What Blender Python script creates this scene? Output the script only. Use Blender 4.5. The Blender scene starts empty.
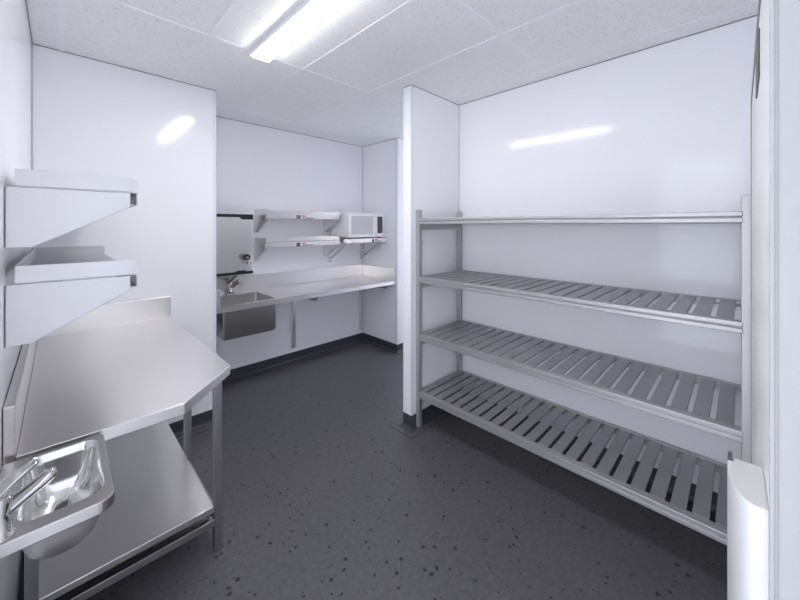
import bpy, bmesh, math
from mathutils import Vector, Matrix
C = bpy.context.scene
PI = math.pi

# ------------------------------------------------------------------ camera
CEIL = 2.667
cam_d = bpy.data.cameras.new('camera'); cam = bpy.data.objects.new('camera', cam_d)
C.collection.objects.link(cam); C.camera = cam
cam.location = (0, 0, 1.575); cam.rotation_euler = (PI/2, 0, -PI/4)
cam_d.sensor_width = 36; cam_d.lens = 341/800*36; cam_d.shift_y = -74/800
cam_d.clip_start = 0.01

# ------------------------------------------------------------------ world, exposure
W = bpy.data.worlds.new('daylight'); C.world = W; W.use_nodes = True
bg = W.node_tree.nodes['Background']
bg.inputs[0].default_value = (0.84, 0.88, 1.0, 1); bg.inputs[1].default_value = 4.8
C.view_settings.view_transform = 'Standard'; C.view_settings.look = 'None'
C.view_settings.gamma = 1; C.view_settings.use_curve_mapping = False
C.view_settings.exposure = -0.04
LAMP = 46.0                       # emission of the ceiling diffusers
try:
    C.cycles.max_bounces = 20; C.cycles.diffuse_bounces = 14; C.cycles.glossy_bounces = 6
except Exception:
    pass

# ------------------------------------------------------------------ materials
def principled(name, col, rough=.5, metal=0.0, spec=.5):
    m = bpy.data.materials.new(name); m.use_nodes = True
    p = m.node_tree.nodes['Principled BSDF']
    p.inputs['Base Color'].default_value = (*col, 1); p.inputs['Roughness'].default_value = rough
    p.inputs['Metallic'].default_value = metal; p.inputs['Specular IOR Level'].default_value = spec
    return m, m.node_tree, p

def add(nt, t, **kw):
    n = nt.nodes.new(t)
    for k, v in kw.items(): setattr(n, k, v)
    return n

def noisy(m, nt, p, scale=(6, 6, 6), amt=.06, rough_amt=.08, detail=4):
    """slight procedural variation of colour and gloss"""
    tc = add(nt, 'ShaderNodeTexCoord'); mp = add(nt, 'ShaderNodeMapping'); mp.inputs['Scale'].default_value = scale
    nz = add(nt, 'ShaderNodeTexNoise'); nz.inputs['Scale'].default_value = 1; nz.inputs['Detail'].default_value = detail
    nt.links.new(tc.outputs['Object'], mp.inputs[0]); nt.links.new(mp.outputs[0], nz.inputs['Vector'])
    c = p.inputs['Base Color'].default_value[:3]
    mx = add(nt, 'ShaderNodeMix', data_type='RGBA')
    mx.inputs[6].default_value = (*[v*(1-amt) for v in c], 1); mx.inputs[7].default_value = (*[min(1, v*(1+amt)) for v in c], 1)
    nt.links.new(nz.outputs['Fac'], mx.inputs[0]); nt.links.new(mx.outputs[2], p.inputs['Base Color'])
    mr = add(nt, 'ShaderNodeMapRange'); r = p.inputs['Roughness'].default_value
    mr.inputs['To Min'].default_value = max(0, r-rough_amt); mr.inputs['To Max'].default_value = r+rough_amt
    nt.links.new(nz.outputs['Fac'], mr.inputs['Value']); nt.links.new(mr.outputs[0], p.inputs['Roughness'])
    return m

def mat(name, col, rough=.5, metal=0.0, spec=.5, scale=(6, 6, 6), amt=.03, ra=.03):
    return noisy(*principled(name, col, rough, metal, spec), scale=scale, amt=amt, rough_amt=ra)

M = {}
M['wall'] = mat('white_wall_cladding', (.928, .928, .955), .12, spec=.36, scale=(1.2, 1.2, 1.2), amt=.008, ra=.015)
M['trim'] = mat('grey_joint_sealant', (.33, .32, .31), .5)
M['edge'] = mat('white_edge_profile', (.82, .83, .87), .3)
M['steel'] = mat('brushed_stainless_steel', (.82, .80, .785), .29, 1.0, scale=(2.2, 2.2, 2.2), amt=.01, ra=.035)
M['shelf_steel'] = mat('glare_dimmed_satin_steel', (.64, .637, .645), .42, 1.0, scale=(2.5, 2.5, 2.5), amt=.01)  # steel copy darkened to offset doorway light on the left shelves
M['basin_rim'] = mat('brushed_steel_rim', (.56, .545, .53), .3, 1.0, scale=(4, 4, 4), amt=.01)
M['sink_steel'] = mat('shade_darkened_sink_steel', (.47, .455, .44), .36, 1.0)  # steel darkened in colour for the shade inside the sink bowl
M['steel_dark'] = mat('stainless_steel_frame', (.47, .46, .47), .34, 1.0, scale=(5, 5, 3), amt=.02)
M['polished'] = mat('polished_steel_bowl', (.72, .715, .71), .13, 1.0, scale=(8, 8, 8), amt=.02, ra=.03)
M['chrome'] = mat('chrome', (.50, .49, .48), .06, 1.0, ra=.02)
M['rack'] = mat('anodised_grey_frame', (.49, .48, .485), .45, .65, scale=(3, 3, 3), amt=.015)
M['slat'] = mat('grey_slatted_deck', (.36, .35, .365), .38, .55, scale=(10, 10, 10), amt=.03)
M['white'] = mat('white_enamel', (.93, .935, .95), .28)
M['door_edge'] = mat('pale_grey_door_edge', (.40, .40, .405), .4)
M['cream'] = mat('cream_door_skin', (.86, .86, .82), .34, amt=.012)
M['white_plastic'] = mat('white_moulded_plastic', (.66, .66, .655), .32)
M['black'] = mat('black_plastic', (.012, .012, .013), .4)
M['dark'] = mat('dark_grey_plastic', (.10, .09, .085), .45)
M['window'] = mat('grey_mesh_window', (.62, .61, .61), .18)
M['red'] = mat('red_print', (.75, .06, .07), .5)
M['print'] = mat('dark_print', (.012, .012, .014), .6)
M['paper'] = mat('white_sticker', (.85, .86, .88), .4)
M['drain'] = mat('dark_drain', (.12, .12, .125), .3, .8)
M['skirt'] = mat('slate_vinyl_skirting', (.052, .055, .064), .42, scale=(30, 30, 30), amt=.15)
M['seam'] = mat('dark_floor_seam', (.02, .02, .022), .6)

def floor_mat():
    m, nt, p = principled('speckled_grey_vinyl', (.08, .08, .088), .36)
    tc = add(nt, 'ShaderNodeTexCoord')
    def flecks(scale, keep, size):
        nz = add(nt, 'ShaderNodeTexNoise'); nz.inputs['Scale'].default_value = scale*1.7; nz.inputs['Detail'].default_value = 2
        nt.links.new(tc.outputs['Object'], nz.inputs['Vector'])
        mxv = add(nt, 'ShaderNodeVectorMath', operation='MULTIPLY_ADD'); mxv.inputs[1].default_value = (.35/scale,)*3
        nt.links.new(nz.outputs['Color'], mxv.inputs[0]); nt.links.new(tc.outputs['Object'], mxv.inputs[2])
        vo = add(nt, 'ShaderNodeTexVoronoi'); vo.inputs['Scale'].default_value = scale
        nt.links.new(mxv.outputs[0], vo.inputs['Vector'])
        sx = add(nt, 'ShaderNodeSeparateColor'); nt.links.new(vo.outputs['Color'], sx.inputs[0])
        gt = add(nt, 'ShaderNodeMath', operation='LESS_THAN'); gt.inputs[1].default_value = keep
        nt.links.new(sx.outputs[0], gt.inputs[0])
        sz = add(nt, 'ShaderNodeMath', operation='MULTIPLY'); sz.inputs[1].default_value = size
        nt.links.new(sx.outputs[1], sz.inputs[0])
        lt = add(nt, 'ShaderNodeMath', operation='LESS_THAN'); nt.links.new(vo.outputs['Distance'], lt.inputs[0]); nt.links.new(sz.outputs[0], lt.inputs[1])
        mu = add(nt, 'ShaderNodeMath', operation='MULTIPLY'); nt.links.new(gt.outputs[0], mu.inputs[0]); nt.links.new(lt.outputs[0], mu.inputs[1])
        return mu.outputs[0]
    mot = add(nt, 'ShaderNodeTexNoise'); mot.inputs['Scale'].default_value = 45; mot.inputs['Detail'].default_value = 5
    nt.links.new(tc.outputs['Object'], mot.inputs['Vector'])
    ramp = add(nt, 'ShaderNodeValToRGB'); e = ramp.color_ramp.elements
    e[0].position = .3; e[0].color = (.085, .082, .089, 1); e[1].position = .7; e[1].color = (.122, .118, .127, 1)
    nt.links.new(mot.outputs['Fac'], ramp.inputs[0])
    col = ramp.outputs[0]
    for sc, keep, size, c in ((27, .52, .28, (.013, .013, .016, 1)), (62, .20, .30, (.025, .025, .03, 1)), (48, .10, .25, (.17, .17, .185, 1))):
        mx = add(nt, 'ShaderNodeMix', data_type='RGBA'); nt.links.new(flecks(sc, keep, size), mx.inputs[0])
        nt.links.new(col, mx.inputs[6]); mx.inputs[7].default_value = c; col = mx.outputs[2]
    nt.links.new(col, p.inputs['Base Color'])
    return m
M['floor'] = floor_mat()

def tile_mat():
    m, nt, p = principled('speckled_ceiling_tile', (.68, .68, .69), .9, spec=.2)
    tc = add(nt, 'ShaderNodeTexCoord')
    nz = add(nt, 'ShaderNodeTexNoise'); nz.inputs['Scale'].default_value = 110; nz.inputs['Detail'].default_value = 3
    nt.links.new(tc.outputs['Object'], nz.inputs['Vector'])
    ramp = add(nt, 'ShaderNodeValToRGB'); e = ramp.color_ramp.elements
    e[0].position = .30; e[0].color = (.62, .62, .61, 1); e[1].position = .40; e[1].color = (.92, .92, .915, 1)
    nt.links.new(nz.outputs['Fac'], ramp.inputs[0]); nt.links.new(ramp.outputs[0], p.inputs['Base Color'])
    return m
M['tile'] = tile_mat()
M['tbar'] = mat('white_ceiling_grid', (.92, .92, .93), .5)

def emit_mat(name, col, strength):
    m = bpy.data.materials.new(name); m.use_nodes = True; nt = m.node_tree; nt.nodes.clear()
    o = add(nt, 'ShaderNodeOutputMaterial'); e = add(nt, 'ShaderNodeEmission')
    e.inputs[0].default_value = (*col, 1); e.inputs[1].default_value = strength
    nt.links.new(e.outputs[0], o.inputs[0]); return m
M['lamp'] = emit_mat('lit_diffuser', (.98, .975, 1.0), LAMP)

# ------------------------------------------------------------------ mesh helpers
class MB:
    def __init__(self): self.bm = bmesh.new()
    def box(self, x0, x1, y0, y1, z0, z1, mi=0, rot=None, at=None):
        r = bmesh.ops.create_cube(self.bm, size=1)
        c = Vector(((x0+x1)/2, (y0+y1)/2, (z0+z1)/2)); s = Vector((abs(x1-x0), abs(y1-y0), abs(z1-z0)))
        for v in r['verts']:
            v.co = Vector((v.co.x*s.x, v.co.y*s.y, v.co.z*s.z)) + c
        for f in {f for v in r['verts'] for f in v.link_faces}: f.material_index = mi
        return self
    def prism(self, poly, axis, a0, a1, mi=0):
        """poly = 2D points; axis 'x': (y,z), 'y': (x,z), 'z': (x,y); extruded a0..a1"""
        def P(p, a):
            return {'x': (a, p[0], p[1]), 'y': (p[0], a, p[1]), 'z': (p[0], p[1], a)}[axis]
        A = [self.bm.verts.new(P(p, a0)) for p in poly]; B = [self.bm.verts.new(P(p, a1)) for p in poly]
        n = len(poly); fs = [self.bm.faces.new(A), self.bm.faces.new(B[::-1])]
        for i in range(n): fs.append(self.bm.faces.new((A[i], B[i], B[(i+1) % n], A[(i+1) % n])))
        for f in fs: f.material_index = mi
        bmesh.ops.recalc_face_normals(self.bm, faces=fs)
        return self
    def tube(self, pts, radii, seg=16, mi=0, squash=None, cap=True):
        """round tube through pts (list of Vector) with radius per point"""
        pts = [Vector(p) for p in pts]
        if not isinstance(radii, (list, tuple)): radii = [radii]*len(pts)
        rings = []; up = Vector((0, 0, 1))
        for i, p in enumerate(pts):
            d = (pts[min(i+1, len(pts)-1)] - pts[max(i-1, 0)]).normalized()
            a = d.cross(up)
            if a.length < 1e-3: a = d.cross(Vector((0, 1, 0)))
            a.normalize(); b = a.cross(d).normalized()
            sq = squash if squash else (1, 1)
            rings.append([self.bm.verts.new(p + a*math.cos(t)*radii[i]*sq[0] + b*math.sin(t)*radii[i]*sq[1]) for t in [2*PI*k/seg for k in range(seg)]])
        fs = []
        for i in range(len(rings)-1):
            for k in range(seg):
                f = self.bm.faces.new((rings[i][k], rings[i][(k+1) % seg], rings[i+1][(k+1) % seg], rings[i+1][k])); f.smooth = True; fs.append(f)
        if cap: fs += [self.bm.faces.new(rings[0][::-1]), self.bm.faces.new(rings[-1])]
        for f in fs: f.material_index = mi
        bmesh.ops.recalc_face_normals(self.bm, faces=fs)
        return self
    def loft(self, loops, close_first=False, close_last=False, mi=0, smooth=True, cyc=False):
        R = [[self.bm.verts.new(p) for p in L] for L in loops]; n = len(R[0]); fs = []
        m = len(R)
        for i in range(m if cyc else m-1):
            for k in range(n):
                f = self.bm.faces.new((R[i][k], R[i][(k+1) % n], R[(i+1) % m][(k+1) % n], R[(i+1) % m][k])); f.smooth = smooth; fs.append(f)
        if close_first: fs.append(self.bm.faces.new(R[0][::-1]))
        if close_last: fs.append(self.bm.faces.new(R[-1]))
        for f in fs: f.material_index = mi
        bmesh.ops.recalc_face_normals(self.bm, faces=fs)
        return self
    def build(self, name, mats, parent=None, bevel=0, seg=2, angle=35):
        me = bpy.data.meshes.new(name); self.bm.to_mesh(me); self.bm.free()
        o = bpy.data.objects.new(name, me); C.collection.objects.link(o)
        for m in (mats if isinstance(mats, (list, tuple)) else [mats]): me.materials.append(m)
        if parent: o.parent = parent
        if bevel:
            b = o.modifiers.new('bevel', 'BEVEL'); b.width = bevel; b.segments = seg; b.limit_method = 'ANGLE'; b.angle_limit = math.radians(angle)
        return o

def rrect(x0, x1, y0, y1, z, r, n=6):
    if not isinstance(r, (list, tuple)): r = [r]*4       # corners: (x1,y1) (x0,y1) (x0,y0) (x1,y0)
    L = []
    for (cx, cy, a0, q) in ((x1-r[0], y1-r[0], 0, r[0]), (x0+r[1], y1-r[1], PI/2, r[1]), (x0+r[2], y0+r[2], PI, r[2]), (x1-r[3], y0+r[3], 1.5*PI, r[3])):
        for k in range(n+1):
            a = a0+PI/2*k/n; L.append((cx+q*math.cos(a), cy+q*math.sin(a), z))
    return L

def thing(name, label, cat, loc=(0, 0, 0), rz=0, group=None):
    o = bpy.data.objects.new(name, None); C.collection.objects.link(o)
    o.empty_display_size = .1
    o.location = loc; o.rotation_euler = (0, 0, rz); o['label'] = label; o['category'] = cat
    if group: o['group'] = group
    return o
def struct(o): o['kind'] = 'structure'; return o
def copy_tree(o, parent=None):
    c = o.copy(); C.collection.objects.link(c)
    if parent: c.parent = parent; c.matrix_parent_inverse = o.matrix_parent_inverse.copy()
    for ch in list(o.children): copy_tree(ch, c)
    return c

# ------------------------------------------------------------------ the room
LW, RW = -.115, -.085           # left and right wall faces
PV = 2.995                      # white wall panel behind the work table
PE = .896                       # its free edge
NV = 3.685                      # rear wall of the sink recess
NB = 2.96                       # right wall of the recess
WB = 2.555                      # long wall behind the rack
PA, PA2, PAE = 1.80, 1.885, 1.925   # partition faces and its free end
CB = 5.0                        # end of the passage behind the partition
T = .1
H = CEIL + .05

def wall(name, *boxes):
    m = MB()
    for b in boxes: m.box(*b)
    return struct(m.build(name, M['wall']))
struct(MB().box(LW-T, CB+T, RW-T, NV+T, -.1, 0).build('floor', M['floor']))
struct(MB().box(LW-T, CB+T, RW-T, NV+T, CEIL, CEIL+.1).build('ceiling', M['tile']))
# left wall, with an open doorway letting daylight in beside the camera
DO0, DO1, DOZ = .0, .70, 2.39
wall('wall_left', (LW-T, LW, RW-T, DO0, 0, H), (LW-T, LW, DO1, PV, 0, H), (LW-T, LW, DO0, DO1, DOZ, H))
wall('wall_panel_left', (LW-T, PE, PV, NV+T, 0, H))
wall('wall_recess_rear', (PE, NB+T, NV, NV+T, 0, H))
wall('wall_recess_right', (NB, CB+T, PV+.012, NV, 0, H))
wall('wall_passage_end', (CB, CB+T, PA, PA2+.1, 0, H), (CB, CB+T, 2.9, PV+.012, 0, H), (CB, CB+T, PA2+.1, 2.9, 2.35, H))   # added unseen opening, lets daylight in to brighten the recess
wall('wall_partition', (PAE, CB, PA, PA2, 0, H))
wall('wall_back', (WB, WB+T, RW-T, PA, 0, H))
wall('wall_right', (LW-T, WB, RW-T, RW, 0, H))

# ceiling grid 0.6 x 1.2 m
g = MB()
for b in (.01, .61, 1.21, 1.79, 2.40, 3.0, 3.6, 4.2): g.box(b-.012, b+.012, RW, NV, CEIL-.0025, CEIL+.01)
for v in (.97, 2.16, 3.34): g.box(LW, CB, v-.012, v+.012, CEIL-.003, CEIL+.01)
struct(g.build('trim_1', M['tbar']))
# joint lines where panels meet each other and the ceiling
j = MB(); q = .005
j.box(LW, PE, PV-q, PV, CEIL-q, CEIL); j.box(PE, NB, NV-q, NV, CEIL-q, CEIL); j.box(NB-q, NB, PV+.012, NV, CEIL-q, CEIL)
j.box(NB, CB, PV+.012-q, PV+.012, CEIL-q, CEIL)
j.box(PAE, WB, PA-q, PA, CEIL-q, CEIL); j.box(WB-q, WB, RW, PA, CEIL-q, CEIL); j.box(PAE-q, PAE, PA, PA2, CEIL-q, CEIL); j.box(PAE, CB, PA2, PA2+q, CEIL-q, CEIL)
j.box(LW, LW+q, RW, PV, CEIL-q, CEIL)
q = .003
j.box(LW, LW+q, PV-q, PV, .1, CEIL); j.box(NB-q, NB, NV-q, NV, .1, CEIL); j.box(WB-q, WB, PA-q, PA, .1, CEIL)
struct(j.build('trim_2', M['trim']))
# slim corner profiles on the free panel edges
e = MB(); q = .0025
e.box(PE-.022, PE+q, PV-q, PV, .1, CEIL); e.box(PE, PE+q, PV-q, PV+.03, .1, CEIL)
e.box(PAE-q, PAE+.012, PA-q, PA, .1, CEIL); e.box(PAE-q, PAE, PA-q, PA+.012, .1, CEIL); e.box(PAE-q, PAE, PA2-.012, PA2+q, .1, CEIL)
e.box(NB-q, NB, PV+.012-q, PV+.04, .1, CEIL); e.box(NB, NB+.03, PV+.012-q, PV+.012, .1, CEIL)
struct(e.build('trim_3', M['edge'], bevel=.001))

# coved vinyl skirting
def cove(name, segs):
    m = MB()
    for (p, d, n, L) in segs:       # start point, direction, inward normal, length
        p, d, n = Vector((*p, 0)), Vector((*d, 0)), Vector((*n, 0))
        prof = [(0, .108), (.003, .108), (.003, .034), (.006, .020), (.013, .010), (.022, .005), (.034, .002), (.034, 0), (0, 0)]
        def ring(t, pr): return [m.bm.verts.new(p + d*t + n*a + Vector((0, 0, z))) for a, z in pr]
        for pr, mi in ((prof, 0), ([(.034, 0), (.034, .002), (.078, .0012), (.078, 0)], 1), ([(.078, 0), (.078, .0014), (.081, .0014), (.081, 0)], 2)):
            A, B = ring(0, pr), ring(L, pr); k = len(pr)
            fs = [m.bm.faces.new(A), m.bm.faces.new(B[::-1])] + [m.bm.faces.new((A[i], B[i], B[(i+1) % k], A[(i+1) % k])) for i in range(k)]
            for f in fs: f.material_index = mi
            bmesh.ops.recalc_face_normals(m.bm, faces=fs)
    return struct(m.build(name, [M['skirt'], M['floor'], M['seam']]))
cove('baseboard_left', [((LW, DO1), (0, 1), (1, 0), PV-DO1)])
cove('baseboard_panel_left', [((LW, PV), (1, 0), (0, -1), PE-LW)])
cove('baseboard_recess', [((PE, PV), (0, 1), (1, 0), NV-PV), ((PE, NV), (1, 0), (0, -1), NB-PE), ((NB, PV+.012), (0, 1), (-1, 0), NV-PV-.012)])
cove('baseboard_passage', [((NB-.003, PV+.012), (1, 0), (0, -1), CB-NB), ((CB, PA2), (0, 1), (-1, 0), .1)])
def cove_round(name, pts):
    """mitred skirting along an open polyline, the room on its left-hand side"""
    m = MB(); P = [Vector((*p, 0)) for p in pts]
    def off(i, a):
        ns = []
        for q, w in ((i-1, i), (i, i+1)):
            if 0 <= q and w < len(P):
                d = (P[w]-P[q]).normalized(); ns.append(Vector((-d.y, d.x, 0)))
        n = ns[0] if len(ns) == 1 else (ns[0]+ns[1])/(1+ns[0].dot(ns[1]))
        return P[i]+n*a
    prof = [(0, .108), (.003, .108), (.003, .034), (.006, .020), (.013, .010), (.022, .005), (.034, .002), (.034, 0), (0, 0)]
    for pr, mi in ((prof, 0), ([(.034, 0), (.034, .002), (.078, .0012), (.078, 0)], 1), ([(.078, 0), (.078, .0014), (.081, .0014), (.081, 0)], 2)):
        R = [[m.bm.verts.new(off(i, a)+Vector((0, 0, z))) for a, z in pr] for i in range(len(P))]
        fs = [m.bm.faces.new(R[0]), m.bm.faces.new(R[-1][::-1])]; n = len(pr)
        for A, B in zip(R, R[1:]):
            fs += [m.bm.faces.new((A[i], B[i], B[(i+1) % n], A[(i+1) % n])) for i in range(n)]
        for f in fs: f.material_index = mi
        bmesh.ops.recalc_face_normals(m.bm, faces=fs)
    return struct(m.build(name, [M['skirt'], M['floor'], M['seam']]))
cove_round('baseboard_partition', [(CB, PA2), (PAE, PA2), (PAE, PA), (WB, PA)][::-1])
cove('baseboard_back', [((WB, RW), (0, 1), (-1, 0), PA-RW)])

# ------------------------------------------------------------------ cream door with closer, right beside the camera
DV = -.030
d = MB().box(.742, 1.93, RW, DV, .012, 2.065).build('door_1', M['cream'], bevel=.004); struct(d)
MB().box(.7335, .742, RW, DV+.0005, .012, 2.065).build('edge_profile', M['door_edge'], d, bevel=.002)
MB().box(1.912, 1.932, DV, DV+.003, .012, 2.067).box(.742, 1.932, DV, DV+.003, 2.053, 2.067).build('gasket', M['trim'], d)
MB().box(.7325, .7335, -.0385, -.0372, .012, 2.06).box(.7325, .7335, -.0352, -.0342, .012, 2.06).build('edge_groove', M['trim'], d)
c = MB(); c.box(1.11, 1.30, DV, DV+.003, 1.91, 2.02); c.build('door_closer', M['dark'], d, bevel=.004)

# ------------------------------------------------------------------ ceiling lights
def batten(loc, label, rz=0):
    t = thing('ceiling_light', label, 'light', loc, rz)
    MB().box(-.06, .06, -.59, .59, -.028, 0).build('housing', M['edge'], t, bevel=.004)
    MB().box(-.052, .052, -.57, .57, -.036, -.028).build('diffuser', M['lamp'], t)
    return t
batten((.90, 1.58, CEIL-.003), 'slim lit ceiling light strip above the floor between work table and rack')

# ------------------------------------------------------------------ stainless work table on the left
wt = thing('work_table', 'stainless steel work table with cut-off corner and undershelf along the left wall', 'table', (.25, 2.2, 0))
def at_table(o): o.matrix_parent_inverse = Matrix.Translation((-.25, -2.2, 0)); return o
TZ = .905
poly = [(-.088, 2.968), (.583, 2.968), (.583, 1.738), (.337, 1.487), (-.088, 1.487)]
at_table(MB().prism(poly, 'z', TZ-.042, TZ).build('tabletop', M['steel'], wt, bevel=.002))
at_table(MB().box(LW+.004, .583, 2.969, 2.992, TZ-.042, 1.057).build('rear_upstand', M['steel'], wt, bevel=.003))
at_table(MB().box(LW+.002, -.089, 1.487, 2.968, TZ-.042, 1.055).build('side_upstand', M['steel'], wt, bevel=.003))
for (x, y) in ((.548, 1.812), (.548, 2.36), (-.07, 1.812), (-.07, 2.36)):
    at_table(MB().box(x-.0175, x+.0175, y-.0175, y+.0175, .004, TZ-.042).box(x-.014, x+.014, y-.014, y+.014, 0, .004).build('leg', M['steel_dark'], wt, bevel=.003))
at_table(MB().box(-.088, .529, 1.797, 2.90, .192, .222).build('undershelf', M['steel'], wt, bevel=.003))
at_table(MB().box(-.052, .53, 1.797, 1.827, .125, .158).build('rail', M['steel_dark'], wt, bevel=.002))
at_table(MB().box(.535, .56, 1.83, 2.342, .125, .158).build('rail', M['steel_dark'], wt, bevel=.002))

# ------------------------------------------------------------------ hand basin with mixer tap
hb = thing('hand_basin', 'small polished steel hand basin with chrome lever tap beside the work table', 'basin', (LW, 1.28, TZ))
def at_basin(o): o.matrix_parent_inverse = Matrix.Translation((-LW, -1.28, -TZ)); return o
X0, X1, Y0, Y1 = LW+.003, .101, 1.098, 1.462
oc = [.018, .004, .004, .035]; ic = [.030, .035, .035, .042]
ix0, ix1, iy0, iy1 = -.066, .083, 1.143, 1.444
def inner(off, z, rr): return rrect(ix0+off, ix1-off, iy0+off, iy1-off, z, [max(.006, c+rr) for c in ic])
rim = [inner(-.012, TZ-.030, 0), rrect(X0+.001, X1-.002, Y0+.002, Y1-.002, TZ-.030, oc), rrect(X0, X1, Y0, Y1, TZ-.027, oc), rrect(X0, X1, Y0, Y1, TZ-.002, oc), rrect(X0+.0015, X1-.0015, Y0+.0015, Y1-.0015, TZ, oc), inner(-.002, TZ, 0)]
loops = [inner(-.002, TZ, 0), inner(0, TZ-.002, 0), inner(.004, TZ-.03, 0), inner(.012, TZ-.075, 0), inner(.021, TZ-.103, 0), inner(.036, TZ-.121, 0), inner(.058, TZ-.130, -.012)]
at_basin(MB().loft(rim, smooth=False).build('rim', M['basin_rim'], hb))
at_basin(MB().loft(loops, close_last=True).build('bowl', M['polished'], hb))
under = [inner(-.004, TZ-.030, 0), inner(.005, TZ-.08, 0), inner(.014, TZ-.108, 0), inner(.031, TZ-.130, 0), inner(.060, TZ-.142, -.012)]
at_basin(MB().loft(under, close_last=True).build('bowl_underside', M['steel'], hb))
dr = MB()
def circ(cx, cy, z, r, n=28): return [(cx+r*math.cos(2*PI*k/n), cy+r*math.sin(2*PI*k/n), z) for k in range(n)]
dr.loft([circ(-.006, 1.372, TZ-.1295, .031), circ(-.006, 1.372, TZ-.1275, .029), circ(-.006, 1.372, TZ-.1285, .0255)], mi=0)
dr.loft([circ(-.006, 1.372, TZ-.1285, .0255), circ(-.006, 1.372, TZ-.1290, .004)], close_last=True, mi=1)
at_basin(dr.build('drain', [M['chrome'], M['drain']], hb))
def mixer_tap(parent, fix, x, y, z, ang, k=1.0):
    ca, sa = math.cos(ang), math.sin(ang)
    def P(a, h, side=0): return (x+k*(a*ca-side*sa), y+k*(a*sa+side*ca), z+k*h)
    def R(*r): return [k*q for q in r]
    body = MB().tube([P(0, 0), P(0, .006), P(0, .007), P(0, .05), P(0, .078), P(0, .088), P(0, .094)], R(.023, .023, .0195, .0185, .0195, .017, .008), seg=28)
    body = fix(body.build('tap', M['chrome'], parent))
    MB().tube([P(-.004, .046), P(.02, .064), P(.058, .0875), P(.076, .0985), P(.083, .1025), P(.086, .1035)], R(.0165, .0158, .0150, .0140, .0115, .006), seg=28).build('spout', M['chrome'], body)
    MB().tube([P(-.020, .078), P(-.004, .098), P(.014, .114), P(.033, .127), P(.050, .1355), P(.058, .139)], R(.022, .0225, .0195, .0150, .0095, .004), seg=24, squash=(1.15, .6)).build('lever', M['chrome'], body)
    return body
mixer_tap(hb, at_basin, -.090, 1.122, TZ, .04)

# ------------------------------------------------------------------ bracketed steel wall shelves
def shelf_tree(length, label, group, steel, sticker=False):
    """local: wall at y=0, out of the wall = -y, length along +x, board top z=0"""
    t = thing('wall_shelf', label, 'shelf', group=group)
    D = .318; F = .020
    b = MB(); b.box(.004, length-.004, -D, -F, -.006, 0); b.box(.004, length-.004, -D, -D+.003, -.050, -.004); b.box(.004, length-.004, -D, -D+.024, -.050, -.047)
    b.build('board', steel, t, bevel=.001)
    MB().box(.004, length-.004, -F-.004, -F, -.004, .050).build('rear_upstand', steel, t, bevel=.001)
    def end_poly():
        p = [(-F, -.002), (-D, -.002)]
        for k in range(7):
            a = PI - PI/2*k/6; r = .018
            p.append((-D+r+r*math.cos(a), .050-r+r*math.sin(a)))
        return p + [(-F, .050)]
    for x in (0, length-.004):
        MB().prism(end_poly(), 'x', x, x+.004).build('end_upstand', steel, t, bevel=.0008)
    for x, s in ((-.006, 1), (length-.025, 1)):
        m = MB(); m.prism([(0, -.007), (-.296, -.007), (-.296, -.055), (-.052, -.19), (0, -.19)], 'x', x, x+.003)
        # flange along the sloping edge and along the wall
        m.prism([(-.296, -.055), (-.052, -.19), (-.0535, -.1925), (-.2975, -.0575)], 'x', x, x+.032)
        m.box(x, x+.032, -.003, 0, -.19, -.007)
        m.build('bracket', steel, t, bevel=.0006)
    if sticker:
        s = MB(); y = -D-.0006; x = sticker
        s.box(x-.012, x+.235, y, -D, -.046, -.008, 0)
        st = s.build('sticker', [M['paper']], t)
        k = MB(); y2 = y-.0006
        k.box(x, x+.048, y2, y, -.045, -.009, 0)
        k.box(x+.012, x+.015, y2-.0004, y2, -.038, -.016, 2); k.box(x+.015, x+.024, y2-.0004, y2, -.026, -.023, 2); k.box(x+.030, x+.033, y2-.0004, y2, -.038, -.024, 2)
        k.box(x+.062, x+.115, y2, y, -.024, -.011, 1)
        for i in range(7): k.box(x+.078+i*.0195, x+.092+i*.0195, y2, y, -.043, -.030 - (i % 2)*.003, 0)
        k.build('sticker_print', [M['print'], M['red'], M['paper']], st)
    return t
LS = 'paired steel shelves above the work table'
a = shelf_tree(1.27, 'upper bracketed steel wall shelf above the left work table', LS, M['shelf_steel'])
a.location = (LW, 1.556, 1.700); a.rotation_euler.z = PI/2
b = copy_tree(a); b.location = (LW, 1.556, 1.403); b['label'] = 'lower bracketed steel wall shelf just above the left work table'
NS = 'paired steel shelves above the sink bench'
a = shelf_tree(.885, 'upper steel wall shelf with small sticker, left of the microwave', NS, M['steel'], sticker=.325)
a.location = (1.472, NV, 1.700)
b = copy_tree(a); b.location = (1.472, NV, 1.403); b['label'] = 'lower steel wall shelf with small sticker, between boiler and microwave shelf'

# ------------------------------------------------------------------ sink bench in the recess
sb = thing('sink_bench', 'long stainless sink bench across the rear recess, carried on wall brackets', 'bench', (1.93, NV, 0))
def at_bench(o): o.matrix_parent_inverse = Matrix.Translation((-1.93, -NV, 0)); return o
BZ = .90; BF = 3.035; B0, B1 = PE+.004, NB-.003
hx0, hx1, hy0, hy1 = .975, 1.435, 3.078, 3.52
m = MB(); th = .006
m.box(B0, hx0, BF, NV-.002, BZ-th, BZ); m.box(hx1, B1, BF, NV-.002, BZ-th, BZ); m.box(hx0, hx1, BF, hy0, BZ-th, BZ); m.box(hx0, hx1, hy1, NV-.002, BZ-th, BZ)
m.box(B0, B1, BF, BF+.020, BZ-.046, BZ-.0005)
bmesh.ops.remove_doubles(m.bm, verts=m.bm.verts, dist=1e-5)
at_bench(m.build('worktop', M['steel'], sb))
at_bench(MB().box(B0, B1, NV-.020, NV-.002, BZ, 1.055).build('rear_upstand', M['steel'], sb, bevel=.002))
at_bench(MB().box(B0, B0+.042, BF, NV-.021, BZ, 1.045).build('end_upstand', M['steel'], sb, bevel=.003))
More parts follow.
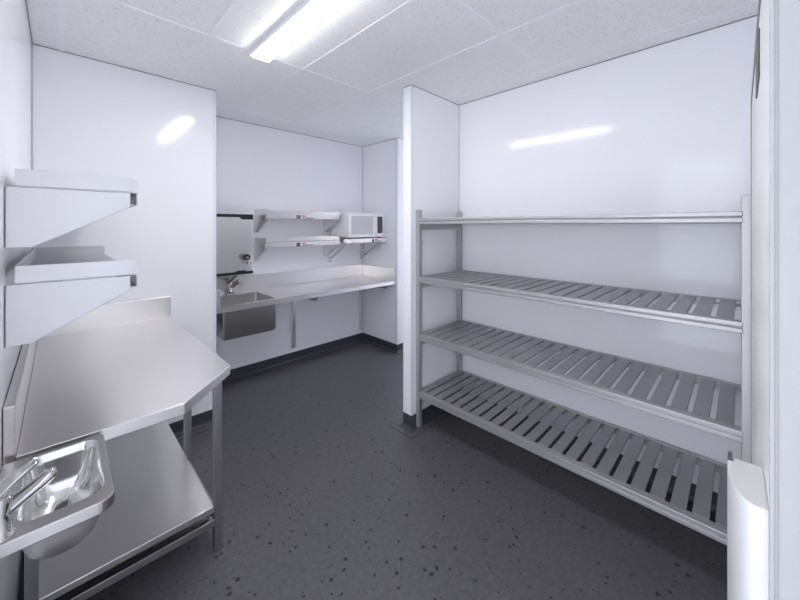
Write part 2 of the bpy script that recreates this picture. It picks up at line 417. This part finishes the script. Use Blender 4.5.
at_bench(MB().box(B1-.018, B1, BF-.004, NV-.021, BZ-.046, 1.052).build('end_upstand', M['steel'], sb, bevel=.003))
sk = [.015]*4
L = [rrect(hx0, hx1, hy0, hy1, BZ-.001, sk), rrect(hx0+.003, hx1-.003, hy0+.003, hy1-.003, BZ-.02, sk), rrect(hx0+.006, hx1-.006, hy0+.006, hy1-.006, .625, .03), rrect(hx0+.03, hx1-.03, hy0+.03, hy1-.03, .612, .03)]
O = [rrect(hx0+.030, hx1-.002, hy0-.005, hy1+.005, BZ-.007, .018), rrect(hx0+.030, hx1-.002, hy0-.005, hy1+.005, .625, .018), rrect(hx0+.036, hx1-.008, hy0+.002, hy1-.002, .604, .018)]
o = [rrect(hx0-.003, hx1+.003, hy0-.003, hy1+.003, z, .018) for z in (BZ-.007, .62)] + [rrect(hx0+.012, hx1-.012, hy0+.012, hy1-.012, .603, .018)]
at_bench(MB().loft(L, close_last=True).loft(o, close_last=True).build('sink_bowl', M['sink_steel'], sb))
mixer_tap(sb, at_bench, 1.215, 3.603, BZ, -1.05, 1.3)
for x, mirror in ((1.92, 0), (2.915, 0)):
    u = MB().prism([(NV-.002, .15), (NV-.002, BZ-.052), (NV-.038, BZ-.052), (NV-.038, .185)], 'x', x-.02, x+.02)
    at_bench(u.build('wall_post', M['steel'], sb, bevel=.002))
    r = MB().prism([(NV-.04, BZ-.008), (BF+.024, BZ-.008), (BF+.024, BZ-.060), (BF+.07, BZ-.062), (BF+.15, BZ-.120), (NV-.04, BZ-.120)], 'x', x-.003, x+.003)
    r.box(x-.003, x+.035, BF+.03, NV-.04, BZ-.012, BZ-.008); r.box(x-.003, x+.03, BF+.15, NV-.04, BZ-.1205, BZ-.117)
    at_bench(r.build('support_arm', M['steel_dark'], sb, bevel=.001))

# ------------------------------------------------------------------ wall-hung water boiler
wb = thing('water_boiler', 'boxy steel wall-hung water boiler with black bands above the recess sink', 'boiler', (1.15, NV, 1.10))
def at_boil(o): o.matrix_parent_inverse = Matrix.Translation((-1.15, -NV, -1.10)); return o
q0, q1, f = .93, 1.376, 3.47
at_boil(MB().box(q0, q1, f, NV-.002, 1.125, 1.665).build('casing', M['steel'], wb, bevel=.004))
at_boil(MB().prism([(q0+.005, 1.690), (q1+.002, 1.690), (q1+.002, 1.640), (q1-.105, 1.640), (q1-.130, 1.661), (q0+.005, 1.661)], 'y', f-.006, NV-.004).build('top_band', M['black'], wb, bevel=.002))
at_boil(MB().prism([(q0, 1.126), (q1-.16, 1.126), (q1-.15, 1.138), (q1-.075, 1.138), (q1-.065, 1.126), (q1+.003, 1.126), (q1+.003, 1.100), (q0, 1.100)], 'y', f-.006, NV-.004).build('bottom_band', M['black'], wb, bevel=.002))
dk = MB(); cx, cz = 1.305, 1.262
dk.tube([(cx, f, cz), (cx, f-.030, cz)], .022, seg=20); dk.tube([(cx, f-.028, cz+.004), (cx, f-.050, cz-.012), (cx, f-.052, cz-.055), (cx, f-.052, cz-.060)], [.016, .014, .011, .008], seg=14)
dk = at_boil(dk.build('dispensing_tap', M['chrome'], wb))
MB().tube([(cx-.005, f-.030, cz+.006), (cx-.005, f-.060, cz+.006), (cx-.005, f-.064, cz+.006)], [.031, .031, .025], seg=22).build('knob', M['black'], dk)
MB().tube([(cx-.005, f-.064, cz+.006), (cx-.005, f-.068, cz+.006)], [.013, .011], seg=16).build('knob_cap', M['chrome'], dk)

# ------------------------------------------------------------------ microwave and its shelf
ms = thing('microwave_shelf', 'deep steel shelf on two diagonal struts carrying the white microwave', 'shelf', (2.65, NV, 1.36))
def at_ms(o): o.matrix_parent_inverse = Matrix.Translation((-2.65, -NV, -1.36)); return o
sx0, sx1, sf, sz = 2.385, NB-.005, 3.185, 1.425
m = MB(); m.box(sx0, sx1, sf, NV-.03, sz-.005, sz); m.box(sx0, sx1, sf, sf+.003, sz-.048, sz-.004); m.box(sx0, sx1, sf, sf+.022, sz-.048, sz-.045)
m.box(sx0, sx0+.003, sf, NV-.03, sz-.048, sz-.004)
at_ms(m.build('board', M['steel'], ms, bevel=.0015))
at_ms(MB().box(sx0, sx1, NV-.034, NV-.03, sz-.048, sz-.005).build('rear_lip', M['steel'], ms, bevel=.001))
for x in (2.42, 2.925):
    m = MB(); m.box(x-.016, x+.016, NV-.028, NV-.002, 1.115, sz-.006)
    p = at_ms(m.build('slotted_post', M['steel'], ms, bevel=.002))
    for z in (1.135, 1.18, 1.225, 1.27, 1.315):
        MB().box(x-.005, x+.005, NV-.0290, NV-.028, z-.009, z+.009).build('slot', M['dark'], p)
    at_ms(MB().tube([(x, NV-.028, 1.165), (x, sf+.08, sz-.045), (x, sf+.04, sz-.0485)], [.012, .012, .012], seg=12).build('strut', M['steel'], ms))
s = MB(); y = sf-.0006; x = 2.70
s.box(x, x+.19, y, sf, sz-.044, sz-.010); st = at_ms(s.build('sticker', M['paper'], ms))
k = MB(); k.box(x+.003, x+.035, y-.0006, y, sz-.043, sz-.011, 0); k.box(x+.05, x+.095, y-.0006, y, sz-.026, sz-.013, 1)
for i in range(5): k.box(x+.06+i*.0195, x+.074+i*.0195, y-.0006, y, sz-.042, sz-.031, 0)
k.build('sticker_print', [M['print'], M['red']], st)

mw = thing('microwave', 'white microwave oven standing on the strutted steel shelf in the recess', 'microwave', (2.645, 3.42, sz))
def at_mw(o): o.matrix_parent_inverse = Matrix.Translation((-2.645, -3.42, -sz)); return o
a0, a1, mf, mz0, mz1 = 2.392, 2.935, 3.235, sz+.014, sz+.305
at_mw(MB().box(a0, a1, mf+.022, 3.60, mz0, mz1).build('body', M['white'], mw, bevel=.005))
dx = a1-.128
fr = MB(); y0, y1 = mf, mf+.022
wx0, wx1, wz0, wz1 = a0+.035, dx-.045, mz0+.035, mz1-.035
fr.box(a0, wx0, y0, y1, mz0, mz1); fr.box(wx1, dx, y0, y1, mz0, mz1); fr.box(wx0, wx1, y0, y1, mz0, wz0); fr.box(wx0, wx1, y0, y1, wz1, mz1)
dm = at_mw(fr.build('door', M['white'], mw, bevel=.002))
MB().box(wx0, wx1, y0+.008, y1, wz0, wz1).build('window', M['window'], dm)
MB().box(dx-.028, dx-.012, y0-.026, y0-.014, mz0+.02, mz1-.02).box(dx-.028, dx-.012, y0-.016, y0, mz0+.03, mz0+.05).box(dx-.028, dx-.012, y0-.016, y0, mz1-.05, mz1-.03).build('handle', M['white'], dm, bevel=.004)
at_mw(MB().box(dx-.002, dx+.005, y0+.010, y1+.002, mz0+.004, mz1-.004).build('seam', M['dark'], mw))
cp = at_mw(MB().box(dx+.005, a1, y0, y1, mz0, mz1).build('control_panel', M['white'], mw, bevel=.003))
MB().box(dx+.026, a1-.020, y0-.003, y0, mz0+.045, mz1-.035).build('keypad', M['dark'], cp, bevel=.001)
MB().box(dx+.028, a1-.022, y0-.004, y0, mz0+.012, mz0+.034).build('door_button', M['white'], cp, bevel=.002)
for (x, yy) in ((a0+.04, mf+.05), (a1-.04, mf+.05), (a0+.04, 3.56), (a1-.04, 3.56)):
    at_mw(MB().tube([(x, yy, sz), (x, yy, mz0)], .016, seg=14).build('foot', M['black'], mw))

# ------------------------------------------------------------------ four-tier slatted rack
rk = thing('shelving_rack', 'tall grey four-tier slatted storage rack against the long white wall', 'rack', (2.25, .88, 0))
def at_rk(o): o.matrix_parent_inverse = Matrix.Translation((-2.25, -.88, 0)); return o
f0, f1 = 1.970, 2.545; v0, v1 = -.034, 1.794; pw = .034
for x in (f0, f1-pw):
    for y in (v0, v1-pw):
        m = MB(); m.box(x, x+pw, y, y+pw, .012, 1.702); p = at_rk(m.build('post', M['rack'], rk, bevel=.003))
        MB().tube([(x+pw/2, y+pw/2, 0), (x+pw/2, y+pw/2, .004), (x+pw/2, y+pw/2, .012)], [.022, .022, .012], seg=16).build('foot', M['dark'], p)
for zt in (1.636, 1.183, .737, .289):
    for (x, s) in ((f0-.004, 1), (f1+.004, -1)):
        m = MB(); ya, yb = v0+pw-.006, v1-pw+.006
        def X(a, b): return (min(x+s*a, x+s*b), max(x+s*a, x+s*b))
        m.box(*X(0, .030), ya, yb, zt-.021, zt); m.box(*X(.004, .030), ya, yb, zt-.027, zt-.021); m.box(*X(.001, .030), ya, yb, zt-.047, zt-.027)
        at_rk(m.build('side_rail', M['rack'], rk, bevel=.003))
    for y in (v0+.004, v1-pw+.004):
        at_rk(MB().box(f0+pw, f1-pw, y, y+.028, zt-.090, zt-.047).build('end_bar', M['rack'], rk, bevel=.002))
    z1, z0 = zt-.001, zt-.020
    xa, xb = f0+.026, f1-.028; sa, sb2 = 2.012, 2.512
    m = MB(); slot0, pitch, sw = .0885, .0776, .0195
    ys = [.020] + [slot0+pitch*k for k in range(22)] + [v1-.012]
    for k in range(len(ys)-1):
        lo = ys[k] + (sw/2 if k else 0); hi = ys[k+1] - (sw/2 if k < len(ys)-2 else 0)
        m.box(sa, sb2, lo, hi, z1-.012, z1)
    m.box(xa, sa, v0+pw, v1-pw, z0, z1); m.box(sb2, xb, v0+pw, v1-pw, z0, z1)
    at_rk(m.build('slatted_deck', M['slat'], rk, bevel=.0012, seg=1))

# ------------------------------------------------------------------ white rounded dispenser on the door
ds = thing('dispenser', 'white rounded plastic dispenser fixed to the cream door at the right', 'dispenser', (.85, DV, .86))
def at_ds(o): o.matrix_parent_inverse = Matrix.Translation((-.85, -DV, -.86)); return o
ft, top, bot = .0185, 1.150, .86
plan = [(.748, DV), (.945, DV), (.945, .006), (.943, .010), (.938, .0115), (.922, .0115), (.922, ft-.001), (.919, ft)]
plan += [(.905-.157*math.sin(t), -.016+(ft+.016)*math.cos(t)) for t in [PI/2*q/14 for q in range(15)]]
dm_ = MB().prism(plan, 'z', bot, top)
for v in dm_.bm.verts:
    if v.co.z > 1.0: v.co.z -= .033*(v.co.x-.748)/.197
for f in dm_.bm.faces:
    if len(f.verts) == 4 and f.calc_center_median().x < .9 and f.calc_center_median().y > DV+.001: f.smooth = True
at_ds(dm_.build('housing', M['white_plastic'], ds, bevel=.005, seg=3, angle=50))
at_ds(MB().box(.924, .952, .0118, .0188, 1.070, 1.124).build('latch', M['dark'], ds, bevel=.002))
